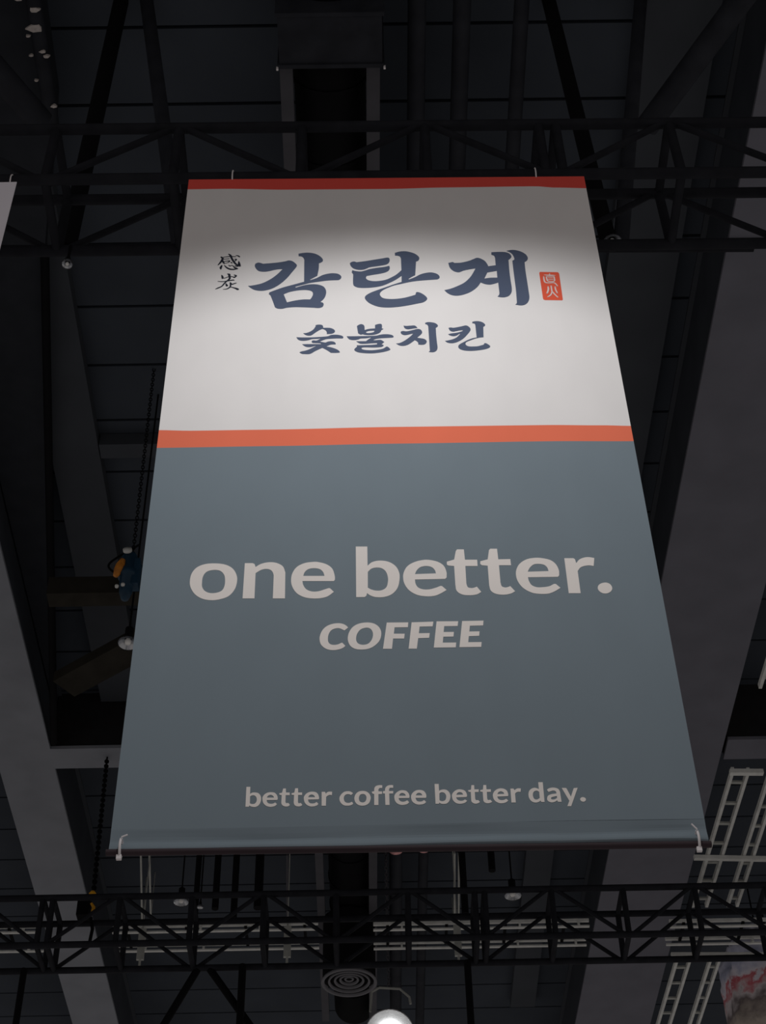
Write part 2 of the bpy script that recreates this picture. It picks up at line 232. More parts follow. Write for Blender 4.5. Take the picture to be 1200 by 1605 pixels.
  ('tan', ["c-1776,-7761 -1629,-7828 -1357,-7865 -1122,-7771 -966,-7689 -574,-7585 -300,-7537 c-25,-7443 -1,-7593 -32,-7755 -152,-7915 -426,-8040 -777,-8131 c-1107,-8223 -1136,-8383 -1053,-8531 -822,-8624 -513,-8616 -202,-8525 73,-8337 310,-8115 c544,-7796 c543,-6881 500,-6716 404,-6648 c267,-6626 c263,-6414 471,-6317 748,-6288 1022,-6372 1254,-6528 1404,-6762 1410,-6927 1355,-7058 c1255,-7122 c1182,-8193 1042,-8306 c851,-8477 c881,-8522 1157,-8353 1436,-8132 1751,-8008 1985,-7999 2213,-8112 2322,-8306 2296,-8466 c2196,-8541 1730,-8586 1264,-8642 875,-8732 524,-8854 175,-8976 -137,-9161 -371,-9347 -489,-9533 -492,-9721 -381,-9910 -153,-9994 228,-10000 612,-9925 921,-9805 c1145,-9702 c1178,-9527 1236,-9496 1387,-9561 1572,-9752 1679,-9972 1635,-10127 1477,-10279 1208,-10368 824,-10486 328,-10601 -166,-10643 -544,-10588 -845,-10430 -1071,-10210 -1201,-9929 -1161,-9742 -949,-9527 -601,-9312 -213,-9097 177,-8881 c528,-8708 c540,-8235 262,-8532 -52,-8782 -403,-8999 -790,-9107 -1213,-9145 -1520,-9109 -1693,-8980 -1742,-8789 c-1735,-8085 c-1804,-7923"]),
  ('gye', ["c2782,-7256 c2994,-7181 c3076,-7260 3390,-7239 3790,-7094 3994,-6965 4176,-6869 4349,-6938 4533,-7138 4634,-7401 c4664,-7545 c5021,-7472 c5029,-6882 4992,-6716 c4868,-6628 c4881,-6429 5210,-6407 5525,-6425 5715,-6528 5816,-6761 5765,-6926 c5657,-7056 5637,-7872 5640,-8644 5651,-9279 5609,-9593 5475,-9842 5276,-9951 5085,-9948 c4944,-9896 5021,-9772 c5051,-9616 c5047,-8826 4847,-8919 4650,-8979 4460,-8945 4310,-8866 c4229,-8801 4063,-9129 3774,-9472 3456,-9686 3144,-9794 2877,-9772 2655,-9612 c2501,-9371 2786,-9268 3103,-9083 3464,-8803 3757,-8392 3934,-8008 c4049,-7705 3752,-7779 3475,-7872 3235,-7998 3006,-7897 2843,-7635", "c4586,-8037 c5042,-7915 c5034,-8443 4684,-8450 c4417,-8510 4502,-8274"]),
  ('gye', ["c5611,-6327 5813,-6263 6011,-6266 6279,-6383 6498,-6606 6587,-6872 6538,-7102 c6408,-7244 6397,-7883 6408,-8719 6418,-9542 6414,-9980 6339,-10290 6188,-10504 5993,-10575 c5723,-10516 5796,-10406 c5815,-10158 5834,-9408 5833,-8647 5832,-7875 c5837,-7124 5934,-7027 5930,-6829 5868,-6597 5761,-6442"]),
 ],
 'seal': [
  ('seal_panel', ["c7033,-8143 c7046,-8070 c7079,-8029 c7899,-8062 c7950,-8115 c7964,-8198 c7949,-10158 c7916,-10218 c7121,-10190 c7057,-10145 c7039,-10064"]),
 ],
 'sub': [
  ('sut', ["c-3461,-11896 -3369,-11859 -3224,-11861 -3139,-11920 c-3102,-12094 -2957,-12089 -2788,-12107 -2643,-12197 -2576,-12333 -2618,-12447 -2738,-12522 c-2949,-12538 -2943,-12442 -2980,-12308 -3065,-12210 c-3149,-12163 -3317,-12283 -3483,-12453 -3649,-12622 -3792,-12639 -3913,-12580 c-4011,-12464 -3867,-12447 -3700,-12354 -3558,-12203 c-3453,-11973"]),
  ('sut', ["c-4312,-12746 -4197,-12759 -3958,-12770 -3599,-12768 -3240,-12743 -3001,-12716 -2881,-12691 -2762,-12617 -2570,-12593 -2378,-12623 -2234,-12701 -2198,-12797 c-2234,-12864 -2521,-12860 -2808,-12882 -2999,-12917 c-3261,-13076 -3093,-13124 -2998,-13144 -2902,-13089 -2759,-13061 -2616,-13101 -2544,-13208 c-2544,-13283 -2758,-13299 c-2967,-13419 -2757,-13486 -2567,-13583 -2424,-13697 c-2348,-13829 c-2376,-13866 -2566,-13881 c-2755,-13871 -2946,-13671 c-3137,-13518 -3326,-13646 -3491,-13774 -3608,-13884 -3725,-13946 -3914,-13943 -4057,-13915 c-4153,-13820 -4083,-13765 -3895,-13705 -3706,-13603 -3542,-13475 c-3377,-13346 -3519,-13400 -3661,-13454 -3804,-13452 -3924,-13394 c-4045,-13253 -3831,-13245 -3473,-13250 c-3163,-13255 -3236,-13197 -3474,-13175 -3582,-13154 -3619,-13078 -3596,-13003 -3524,-12985 -3405,-12998 c-3203,-12838 -3358,-12874 -3597,-12889 -3763,-12963 -3954,-13005 -4121,-12987 -4242,-12899"]),
  ('bul', ["c-1583,-11982 -1485,-11887 -1388,-11850 -1292,-11898 -1245,-12007 c-1235,-12276 -1054,-12202 c-764,-12168 c-761,-11917 -639,-11861 -494,-11844 -447,-11941 c-451,-12173 c-380,-12212 c-477,-12295 -528,-12440 -650,-12553 -843,-12627 -1083,-12642 -1251,-12613 c-1322,-12581 c-1419,-12610 c-1533,-12509", "c-1177,-12411 -1056,-12348 -887,-12328 c-791,-12329 -816,-12417 -913,-12473 -1057,-12501 -1153,-12477"]),
  ('bul', ["c-2047,-12715 -1779,-12719 -1419,-12713 -1060,-12707 -700,-12686 -555,-12631 -362,-12596 -147,-12607 20,-12678 65,-12793 c16,-12838 -223,-12857 -511,-12879 -703,-12914 c-884,-13006 -752,-13016 -585,-12992 -489,-13012 c-360,-13146 -421,-13221 c-490,-13314 -400,-13372 -425,-13447 -521,-13501 -831,-13527 -1188,-13510 -1354,-13526 -1390,-13582 -1332,-13658 -1142,-13709 -905,-13720 -667,-13686 -428,-13615 c-283,-13486 c-247,-13468 -165,-13544 c-97,-13676 -145,-13732 -337,-13822 -599,-13893 -908,-13936 -1239,-13920 -1523,-13860 -1665,-13765 -1712,-13671 -1676,-13578 c-1580,-13448 c-1603,-13365 -1305,-13358 -948,-13345 c-697,-13311 -684,-13236 c-708,-13217 -946,-13232 -1233,-13258 -1447,-13243 -1566,-13147 c-1618,-13078 c-1183,-13077 -1087,-12965 c-929,-12816 -989,-12822 -1181,-12869 -1421,-12884 -1541,-12951 -1708,-12986 -1899,-12953 -1995,-12838"]),
  ('chi', ["c530,-11987 662,-12008 856,-11992 1049,-11995 c1164,-12166 995,-12195 849,-12231 704,-12248 585,-12169"]),
  ('chi', ["c411,-12397 508,-12372 627,-12400 797,-12364 992,-12291 1186,-12236 1305,-12295 1360,-12450 1331,-12583 c1118,-12866 1284,-12906 1449,-12965 1540,-13099 1524,-13231 1436,-13343 1292,-13371 c1154,-13346 1154,-13226 1109,-13131 c1012,-13035 843,-13221 672,-13369 480,-13434 314,-13401 c162,-13267 318,-13232 488,-13121 660,-12954 834,-12747 c959,-12558 838,-12595 692,-12650 548,-12667 430,-12589 390,-12473"]),
  ('chi', ["c1520,-11797 1638,-11748 1807,-11762 1974,-11823 2089,-11980 2073,-12076 c1989,-12171 1988,-12669 2001,-13239 2011,-13577 1967,-13764 1868,-13874 1748,-13902 c1607,-13877 1657,-13796 c1658,-13647 c1651,-12050 1607,-11934 c1524,-11886"]),
  ('kin', ["c2563,-12180 2661,-12154 2780,-12175 2926,-12147 3172,-12073 3368,-12018 3484,-12097 3559,-12272 3527,-12425 3380,-12690 3198,-12954 2997,-13140 2800,-13251 2632,-13278 2467,-13227 c2365,-13112 2546,-13065 2741,-12985 2915,-12855 c3098,-12571 2998,-12646 2897,-12740 2751,-12776 2610,-12724 c2525,-12639 2664,-12584 2907,-12538 3153,-12438 c3225,-12351 3035,-12379 2889,-12423 2743,-12451 2626,-12373"]),
  ('kin', ["c3668,-11751 3796,-11714 3966,-11717 4131,-11797 4237,-11954 4224,-12050 c4147,-12126 c4113,-12873 3944,-12897 3748,-12962 3502,-13091 3328,-13202 3274,-13314 3315,-13447 3430,-13516 3620,-13526 3812,-13511 3958,-13456 4081,-13402 c4123,-13301 4206,-13310 4318,-13424 4372,-13519 4330,-13612 4181,-13704 3939,-13775 3603,-13826 3319,-13821 3108,-13762 2971,-13648 2943,-13497 3009,-13367 3184,-13219 3408,-13052 3606,-12941 c3801,-12887 c3793,-11986 3762,-11889 c3662,-11856"]),
 ],
}
BRUSH = {
 'hanja': [
  "-8010,-6631,84 -7936,-6747,100 -7961,-6849,100 -8026,-7051,92 -8128,-7252,50",
  "-7933,-6645,42 -7790,-6617,50 -7579,-6586,59 -7335,-6603,50",
  "-7324,-6513,33 -7217,-6541,75 -7145,-6618,67",
  "-7672,-6393,50 -7584,-6497,100 -7512,-6728,100 -7408,-6984,100 -7277,-7214,100 -7120,-7343,100 -7059,-7356,42",
  "-7167,-6962,25 -7145,-7115,100 -7122,-7292,133",
  "-7386,-6806,25 -7311,-6807,67 -7293,-6859,75 -7349,-6959,42 -7406,-7035,25",
  "-7903,-6799,37 -7631,-6772,47",
  "-7943,-6900,92 -7889,-7053,92 -7839,-7155,50",
  "-7848,-6977,42 -7743,-6954,50 -7607,-6943,83",
  "-7607,-6943,83 -7647,-7057,42 -7839,-7142,33",
  "-7526,-7058,58 -7478,-7110,58",
  "-7952,-7305,66 -7989,-7456,116 -7982,-7581,58",
  "-7832,-7281,33 -7718,-7460,75 -7560,-7588,99 -7378,-7616,91 -7185,-7568,50",
  "-7388,-7414,33 -7309,-7491,100 -7200,-7568,66",
  "-7621,-7285,42 -7557,-7349,58 -7454,-7300,42 -7340,-7465,66",
  "-7316,-7340,58 -7193,-7379,66",
  "-7920,-8057,33 -7876,-8182,99 -7869,-8319,66",
  "-7856,-8282,74 -7765,-8296,41 -7649,-8223,41 -7532,-8163,49 -7411,-8189,41 -7319,-8240,82",
  "-7647,-7962,41 -7570,-8013,116 -7547,-8162,99 -7525,-8312,99 -7577,-8459,66",
  "-7328,-8054,50 -7235,-8117,82 -7304,-8241,82",
  "-8066,-8538,33 -7841,-8566,49 -7590,-8508,58 -7369,-8450,74 -7308,-8476,33",
  "-7525,-8312,66 -7635,-8508,66 -7745,-8679,74 -7867,-8922,65 -8038,-9054,74 -8152,-9138,25",
  "-7683,-8729,49 -7631,-8877,115",
  "-7493,-8658,49 -7446,-8708,57 -7352,-8807,25",
  "-7208,-8687,49 -7310,-8734,66 -7426,-8806,33",
  "-7478,-8658,66 -7465,-8928,74 -7547,-9074,65 -7662,-9145,49 -7795,-9156,20",
  "-7463,-8977,49 -7341,-9028,57 -7189,-9104,98 -7097,-9178,114 -7081,-9191,49",
 ],
 'sealmark': [
  "7251,-8281,41 7376,-8293,62 7625,-8307,62 7761,-8330,41",
  "7509,-8202,55 7497,-8337,62",
  "7341,-8396,62 7346,-8624,62 7396,-8769,62 7605,-8803,62 7699,-8732,62 7703,-8547,62 7667,-8401,62 7341,-8396,62",
  "7406,-8511,48 7656,-8515,48",
  "7394,-8645,48 7656,-8649,48",
  "7215,-8415,62 7214,-8704,75 7262,-8870,75 7421,-8903,68 7634,-8896,68 7715,-8958,68 7797,-9144,55",
  "7351,-9198,75 7343,-9422,82 7264,-9685,75",
  "7499,-9139,68 7498,-9425,68 7510,-9567,68 7613,-9791,68 7729,-10004,61",
  "7498,-9567,54 7426,-9808,68 7276,-9967,61",
  "7680,-9203,68 7684,-9427,68 7736,-9672,68",
 ],
}
# ------------------------------------------------------------------ ceiling deck
ZD = 11.05
mb = MB()
y = 5.935 - 0.643 * 8
while y < 26:
    hbox(mb, -11, 11, y + 0.014, y + 0.643 - 0.014, ZD, ZD + 0.05); y += 0.643
hbox(mb, -11, 11, 0.5, 27, ZD + 0.05, ZD + 0.12)
o = mb.build('ceiling', M['deck'], at=H(0, 13, ZD)); o['kind'] = 'structure'

# lengthwise girders and the cross beam between them
def girder(x0, x1, label, mtl, skew=0.0, y0=3.0, y1=25.0):
    t = thing('ceiling_girder', H((x0 + x1) / 2, y0, ZD), label, 'girder')
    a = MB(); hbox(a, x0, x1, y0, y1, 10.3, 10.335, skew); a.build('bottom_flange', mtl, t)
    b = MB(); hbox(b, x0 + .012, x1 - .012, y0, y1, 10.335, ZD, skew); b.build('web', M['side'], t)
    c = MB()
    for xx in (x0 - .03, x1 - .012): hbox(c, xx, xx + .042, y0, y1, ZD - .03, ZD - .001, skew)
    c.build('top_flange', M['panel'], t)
    return t
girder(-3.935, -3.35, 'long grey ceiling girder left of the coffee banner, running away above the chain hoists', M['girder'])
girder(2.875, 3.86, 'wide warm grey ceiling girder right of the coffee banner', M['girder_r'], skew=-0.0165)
t = thing('cross_beam', H(0, 13.85, ZD), 'dark cross beam with grey underside spanning between the two ceiling girders behind the banner', 'beam')
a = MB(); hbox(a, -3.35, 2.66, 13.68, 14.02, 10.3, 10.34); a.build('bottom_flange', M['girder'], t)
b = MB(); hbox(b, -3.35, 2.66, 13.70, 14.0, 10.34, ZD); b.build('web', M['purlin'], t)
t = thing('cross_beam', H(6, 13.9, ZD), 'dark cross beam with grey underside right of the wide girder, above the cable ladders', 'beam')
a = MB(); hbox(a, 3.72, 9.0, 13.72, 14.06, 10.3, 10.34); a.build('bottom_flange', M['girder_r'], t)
b = MB(); hbox(b, 3.72, 9.0, 13.74, 14.04, 10.34, ZD); b.build('web', M['purlin'], t)
mb = MB(); hbox(mb, -2.43, 1.9, 9.95, 10.12, 10.895, 11.04)
one('purlin', mb, M['panel'], 'slim grey purlin crossing under the deck left of the banner middle', 'beam', H(0, 10, 11))
mb = MB(); hbox(mb, -2.9, -1.0, 10.8, 10.98, 9.86, 10.06)
one('service_beam', mb, M['brown'], 'short black service beam ending beside the blue chain hoist', 'beam', H(-2, 10.9, 9.9))
mb = MB(); mb.bar(H(-3.02, 12.5, 10.2), H(-1.6, 11.45, 10.2), .30, .12)
one('diagonal_brace', mb, M['brown'], 'dusty brown diagonal brace between the left girder and the banner, below the blue hoist', 'brace', H(-3.2, 12.7, 10.2))
mb = MB(); hbox(mb, -2.88, -2.44, 7.2, 13.66, 10.90, 11.04)
one('ceiling_panel', mb, M['panel'], 'long lighter grey ceiling strip between left girder and banner', 'panel', H(-2.7, 10, 10.9))
mb = MB(); hbox(mb, 2.08, 2.66, 3.6, 13.66, 10.93, 11.04, -0.0165)
one('ceiling_panel', mb, M['panel'], 'long lighter grey ceiling strip beside the wide right girder, above the banner corner', 'panel', H(2.3, 6, 10.9))
mb = MB(); hbox(mb, 1.83, 2.16, 14.05, 20.5, 10.93, 11.04)
one('ceiling_panel', mb, M['panel'], 'short lighter grey ceiling strip below the banner, left of the wide girder', 'panel', H(2.0, 16, 10.9))
mb = MB(); hbox(mb, 2.765, 3.9, 7.36, 7.39, 10.284, 10.305)
one('girder_splice', mb, M['girder_r'], 'thin splice line across the wide right girder', 'splice', H(3.3, 7.4, 10.28))

# rooftop truss webs seen above the black truss, diagonal braces
def braces(name, segs, m_, label, cat):
    mb = MB()
    for p, q, r in segs: mb.tube(H(*p), H(*q), r, 16)
    return one(name, mb, m_, label, cat, H(*segs[0][0]))
t = thing('roof_joist', H(-1.6, 5.7, 11.0), 'black roof joist crossing behind the upper box truss', 'joist')
for i, (p, q, r) in enumerate([((-1.735, 5.7, 11.0), (-1.764, 5.7, 7.98), .055), ((-1.55, 5.7, 11.0), (-1.095, 5.7, 7.963), .050),
              ((1.36, 5.7, 11.0), (1.451, 5.7, 7.92), .050), ((2.04, 5.7, 11.0), (1.52, 5.7, 7.92), .048)]):
    a = MB(); a.tube(H(*p), H(*q), r); a.build('web_tube', M['tube' if i in (1, 3) else 'black'], t)
a = MB(); a.tube(H(-2.2, 5.7, 7.965), H(2.3, 5.7, 7.885), .03); a.build('bottom_chord', M['truss'], t)
braces('diagonal_brace', [((-3.40, 4.30, 10.14), (-3.40, 4.30, 10.3), .06), ((-3.40, 4.30, 10.14), (-2.27, 6.17, 10.14), .095)], M['tube'], 'thick black diagonal brace in the upper left corner', 'brace')
braces('diagonal_brace', [((2.98, 4.53, 10.14), (2.98, 4.53, 10.3), .06), ((2.98, 4.53, 10.14), (2.03, 6.27, 10.14), .085)], M['tube'], 'thick black diagonal brace in the upper right corner, above the box truss', 'brace')
braces('ceiling_conduit', [((-2.549, 7.683, 10.7), (-3.30, 13.6, 10.32), .036)], M['black'], 'thin black conduit running beside the left girder', 'conduit')

mb = MB()
q = [(-2.33, 4.0), (-2.262, 5.3), (-2.289, 6.42), (-2.557, 7.70), (-3.345, 13.5), (-3.345, 4.0)]
P = [H(x, y, 10.74) for x, y in q]
mb.add(P + [p + Vector((0, 0, .28)) for p in P], [(0, 1, 2, 3, 4, 5), (11, 10, 9, 8, 7, 6)] + [(k, k + 6, (k + 1) % 6 + 6, (k + 1) % 6) for k in range(6)])
one('ceiling_soffit', mb, M['soffit'], 'plain dark ceiling soffit along the left girder without joint lines', 'soffit', H(-3, 8, 10.9))

# pipes along the ceiling
for x, r, lab in ((0.72, .064, 'middle black ceiling pipe above the banner, right of the duct'),
                  (1.143, .055, 'black ceiling pipe above the banner, rightmost of the three'),
                  (0.40, .066, 'black ceiling pipe above the banner, closest to the duct')):
    mb = MB(); mb.tube(H(x, 4.2, 10.7), H(x, 15.0, 10.7), r)
    for yy in (5.0, 7.6, 10.2, 12.8): mb.tube(H(x, yy, 10.7), H(x, yy + .07, 10.7), r + .012)
    one('ceiling_pipe', mb, M['tube'], lab, 'pipe', H(x, 4.2, 10.7), 'pipes under the ceiling deck')
t = thing('ceiling_pipe', H(-2.26, 4.5, 10.6), 'black ceiling pipe with torn white tape, in the upper left corner', 'pipe', 'pipes under the ceiling deck')
a = MB(); a.tube(H(-2.26, 4.5, 10.6), H(-2.30, 6.5, 10.6), .055); a.build('pipe_run', M['tube'], t)
for i, (x, y, s_) in enumerate(((-2.37, 5.435, .03), (-2.275, 5.52, .035), (-2.29, 5.66, .055), (-2.35, 5.72, .015), (-2.265, 5.84, .022), (-2.245, 5.88, .022), (-2.35, 5.87, .015), (-2.345, 6.07, .014), (-2.25, 6.28, .022))):
    a = MB(); c = H(x, y, 10.538)
    pts = [c + Vector((math.cos(k * PI / 3 + i) * s_ * (1.3 if k % 2 else .8), math.sin(k * PI / 3 + i) * s_ * .55, .004 * (k % 2))) for k in range(6)]
    a.add(pts + [p + Vector((0, 0, .022)) for p in pts], [(5, 4, 3, 2, 1, 0), (6, 7, 8, 9, 10, 11)] + [(k, (k + 1) % 6, (k + 1) % 6 + 6, k + 6) for k in range(6)])
    a.build('tape_scrap', M['tape'], t)

# duct trunk
t = thing('air_duct', H(-.22, 10, ZD), 'big black air duct with round spiral core running along the ceiling behind the banner', 'duct')
a = MB(); a.tube(H(-.22, 3.5, 10.62), H(-.29, 19.8, 10.62), .26, 40)
for k in range(26):
    yy = 3.6 + k * .62; a.path([H(-.22 - (yy - 3.5) * .0043, yy, 10.62), H(-.22 - (yy - 3.5) * .0043, yy + .03, 10.62)], .272, 40)
a.build('spiral_core', M['black'], t)
for x0, x1 in ((-.575, -.485), (.035, .13)):
    a = MB(); hbox(a, x0, x1, 5.8, 19.6, 10.3, 10.42, -0.0095); a.build('side_rail', M['rail'], t)
a = MB(); hbox(a, -.57, .145, 5.40, 5.80, 10.22, 10.9)
hbox(a, -.585, .16, 5.39, 5.42, 10.205, 10.9); hbox(a, -.585, .16, 5.78, 5.81, 10.205, 10.9); a.build('plenum_box', M['tube'], t)
for x in (-.585, .16): a = MB(); a.box(H(x, 5.8, 10.19) - Vector((.007, .007, .012)), H(x, 5.8, 10.19) + Vector((.007, .007, .02))); a.build('hanger_clip', M['tie'], t)

def diffuser(c, R):
    t = thing('round_diffuser', c + Vector((0, 0, .1)), 'round grey ceiling diffuser with concentric rings, below the lower box truss', 'diffuser')
    for k, rr in enumerate((1.0, .76, .55, .36, .18)):
        a = MB(); w_ = .085 * R if k else .12 * R; z = .012 * k
        prof = [(max(rr * R - w_, .001), z + .03), (rr * R - w_ * .8, z + .004), (rr * R - w_ * .3, z), (rr * R, z + .012), (rr * R - .01, z + .04), (max(rr * R - w_, .001), z + .03)]
        a.lathe(c, prof, 48); a.build('ring', M['diff'], t)
    a = MB(); a.lathe(c, [(.001, .06), (R * .95, .07), (R * .95, .12), (.001, .12)], 48); a.build('back_plate', M['black'], t)
    a = MB(); hb = R * .95; a.lathe(c, [(hb, .11), (hb, .83)], 32); a.build('drop_collar', M['black'], t)
diffuser(H(-.313, 17.193, 9.5), .325)

# red-tipped and vertical drops behind the lower truss
for x, r, lab in ((.252, .075, 'black pipe drop with pink coupling under the banner edge, left of two'), (.572, .058, 'black pipe drop with pink coupling under the banner edge, right of two')):
    t = thing('pipe_drop', H(x, 15.95, ZD), lab, 'pipe')
    a = MB(); a.tube(H(x, 15.95, 10.55), H(x, 20.2, 10.55), r); a.build('pipe_run', M['tube'], t)
    a = MB(); a.lathe(H(x, 15.95, 10.55), [(r * .3, -.05), (r + .02, -.04), (r + .026, 0), (r + .02, .05), (r, .06)], 24, (0, 1, 0))
    for k in range(8):
        an = 2 * PI * k / 8; p = H(x + math.cos(an) * r * .85, 15.91, 10.55 + math.sin(an) * r * .85); a.tube(p + Vector((0, -.03, 0)), p + Vector((0, .03, 0)), .013, 8)
    a.build('coupling', M['redm'], t)
for x, z0, r, lab in ((-1.795, 7.9, .030, 'black hanging tube under the banner edge, leftmost beside the small spotlight'), (-1.599, 8.0, .034, 'black hanging tube under the banner edge, second from the left'),
                 (-1.41, 7.9, .034, 'black hanging tube under the banner edge, third from the left'), (-1.17, 8.0, .045, 'thick black hanging tube under the banner edge, fourth from the left'),
                 (.90, 7.9, .036, 'black hanging tube under the banner edge, left of the small round lamp'),
                 (1.20, 8.35, .036, 'black hanging tube ending above the small round lamp under the banner')):
    mb = MB(); mb.tube(H(x, 14.3, z0 * 1.1 - .05), H(x, 14.3, ZD), r)
    mb.tube(H(x, 14.3, ZD - .05), H(x, 14.3, ZD), r + .04)
    one('hanging_tube', mb, M['black'], lab, 'tube', H(x, 14.3, ZD), 'hanging tubes behind the lower truss')
for x0, y0, x1, y1, lab in ((-.99, 15.876, -1.088, 17.98, 'thin dark cable run below the banner, left of the duct'), (.92, 15.9, .971, 17.9, 'thin pale conduit pair below the banner, right of the duct'),
                       (-2.57, 15.0, -2.80, 17.3, 'thin grey conduit below the banner left corner, outer one of the pair'), (-2.476, 15.0, -2.685, 17.2, 'thin grey conduit below the banner left corner, inner one of the pair')):
    mb = MB(); mb.tube(H(x0, y0, 10.4), H(x1, y1, 10.4), .012, 8)
    if 'pair' in lab and x0 > 0: mb.tube(H(x0 + .05, y0, 10.4), H(x1 + .05, y1, 10.4), .012, 8)
    mb.tube(H(x0, y0, 10.4), H(x0, y0, ZD), .006, 6); mb.tube(H(x1, y1, 10.4), H(x1, y1, ZD), .006, 6)
    one('thin_conduit', mb, M['galvd'] if x0 > .5 or x0 < -2 else M['rail'], lab, 'conduit', H(x0, y0, ZD))
for x, r, lab in ((-3.145, .030, 'black drop tube at the lower left, hanging from the lower box truss'), (-1.192, .034, 'black drop tube left of the round diffuser, hanging from the lower box truss'), (.82, .032, 'black drop tube right of the glowing lamp, hanging from the lower box truss')):
    mb = MB(); mb.tube(H(x, 13.16, 6.2), H(x, 13.16, 7.475), r)
    one('drop_tube', mb, M['black'], lab, 'tube', H(x, 13.16, 7.47), 'drop tubes below the lower truss')
for q, lab in (((-1.92, 13.25, 6.85), 'black slanting strut under the lower box truss, left leg of an inverted V'), ((-1.05, 13.25, 6.85), 'black slanting strut under the lower box truss, right leg of an inverted V')):
    s_ = -.05 if q[0] < -1.5 else .05
    braces('slanting_strut', [((-1.55 + s_, 13.25, 7.50), q, .034)], M['black'], lab, 'strut')

# ------------------------------------------------------------------ box trusses
def box_truss(y0, z0, yaw, px, joint, label, lo=True):
    c, s = math.cos(yaw), math.sin(yaw)
    def T(x, y, z): return Vector((c * x - s * y, y0 + s * x + c * y, z))
    D, Hh = .443, .475
    xa, xb = px[0] - .33, px[-1] + .33
    t = thing('box_truss', T(0, D / 2, z0), label, 'truss', 'black box trusses')
    for y, z in ((0, 0), (0, Hh), (D, 0), (D, Hh)):
        a = MB(); a.tube(T(xa, y, z0 + z), T(xb, y, z0 + z), .030, 20); a.build('chord', M['truss'], t)
    for i, x in enumerate(px):
        for xx in ((x - .045, x + .045) if any(abs(x - j) < .1 for j in joint) else (x,)):
            rr = .026
            for y in (0, D): a = MB(); a.tube(T(xx, y, z0), T(xx, y, z0 + Hh), rr); a.build('post', M['truss'], t)
            for z in (0, Hh): a = MB(); a.tube(T(xx, 0, z0 + z), T(xx, D, z0 + z), rr * .92); a.build('cross_bar', M['truss'], t)
    up = lo
    for i in range(len(px) - 1):
        a, b = (px[i] + .03, px[i + 1] - .03)
        for y in (0, D):
            k = MB()
            k.tube(T(a, y, z0 + (0 if up else Hh)), T(b, y, z0 + (Hh if up else 0)), .019, 12)
            k.build('diagonal_brace', M['truss'], t)
        up = not up
    return t
box_truss(4.660, 8.703, .0166, [-1.682 + .651 * k for k in range(-2, 8)], (.92,), 'black box truss carrying the top edge of the coffee banner')
box_truss(12.80, 9.10, .0125, [-3.10 + .6475 * k for k in range(-2, 12)], (-3.10, .785), 'black box truss crossing below the banner, further back in the hall')

# ------------------------------------------------------------------ the coffee banner
BO = Vector((0.0609, 4.6202, 8.6249)); BY = 0.0195
BA = Vector((math.cos(BY), math.sin(BY), 0)); BN = Vector((math.sin(BY), -math.cos(BY), 0))
def B(u, v, d=0.0): return BO + BA * u + BN * d + Vector((0, 0, v))
def lerp(tab, u):
    for (a, x), (b, y) in zip(tab, tab[1:]):
        if u <= b: k = (u - a) / (b - a); k = k * k * (3 - 2 * k); return x + (y - x) * k
    return tab[-1][1]
V1 = [(-1.01, -.088), (-.82, -.086), (-.5, -.098), (0, -.099), (.3, -.090), (.744, -.086), (.845, -.099), (1.01, -.107)]
V2 = [(-1.01, -1.889), (-.86, -1.895), (-.54, -1.893), (0, -1.884), (.65, -1.882), (.87, -1.887), (1.01, -1.893)]
V3 = [(-1.01, -2.000), (-.5, -1.996), (0, -1.989), (.65, -1.984), (1.01, -1.989)]
bt = thing('hanging_banner', BO, 'tall hanging banner, white above and slate below, advertising charcoal chicken and coffee', 'banner')
def fabric():
    mb = MB(); N = 60
    rows = [(lambda u: 0, 0, 1), (V1, 0, 0), (lambda u: -.6, 0, 0), (lambda u: -1.2, 0, 0), (V2, 0, 2), (V3, 0, 3)]
    rows += [(lambda u, q=q: -q, 0, 3) for q in (2.5, 3.0, 3.5, 3.882)]
    rows += [(lambda u, q=q, d=d: -q + .006 * math.sin(u * 2.1), d, 3) for q, d in ((3.886, .0), (3.892, -.001), (3.905, -.0038), (3.918, -.0068), (3.927, -.0082), (3.935, -.007), (3.944, -.001), (3.953, .005), (3.962, .009), (3.969, .009), (3.975, .004))]
    G = []
    for f, d, mi in rows:
        line = []
        for i in range(N + 1):
            u = -1 + 2 * i / N
            v = lerp(f, u) if isinstance(f, list) else f(u)
            fade = 1 - max(0, abs(u) - .93) / .07 * .7
            line.append(B(u, v + (.0035 * math.sin(u * 7 + 1) if 3.93 > -v > 3.9 else 0), d * fade * (1 + .25 * math.sin(u * 9))))
        G.append(line)
    vs = [p for l in G for p in l]; W = N + 1
    for r in range(len(rows) - 1):
        mi = rows[r][2] if r else 1
        o = len(mb.v)
        mb.add(G[r] + G[r + 1], [(i + W, i + W + 1, i + 1, i) for i in range(N)], r > 8, mi)
    # back and edges
    for r in range(len(rows) - 1): mb.add([p - BN * .002 for p in G[r] + G[r + 1]], [(i, i + 1, i + W + 1, i + W) for i in range(N)], r > 8, 0 if r < 4 else 3)
    mb.add([B(-1, 0, -.002), B(1, 0, -.002), B(1, 0, 0), B(-1, 0, 0)], [(0, 1, 2, 3)], mi=1)
    for k in (0, N):
        for r in range(len(rows) - 1): p, q = G[r][k], G[r + 1][k]; mb.add([p, q, q - BN * .002, p - BN * .002], [(0, 1, 2, 3)], mi=rows[r][2] if r else 1)
    return mb
fo = fabric().build('fabric', [M['white'], M['red'], M['orange'], M['slate']], bt)
fo['label'] = 'fabric with red top hem, white field, orange stripe and slate lower field'

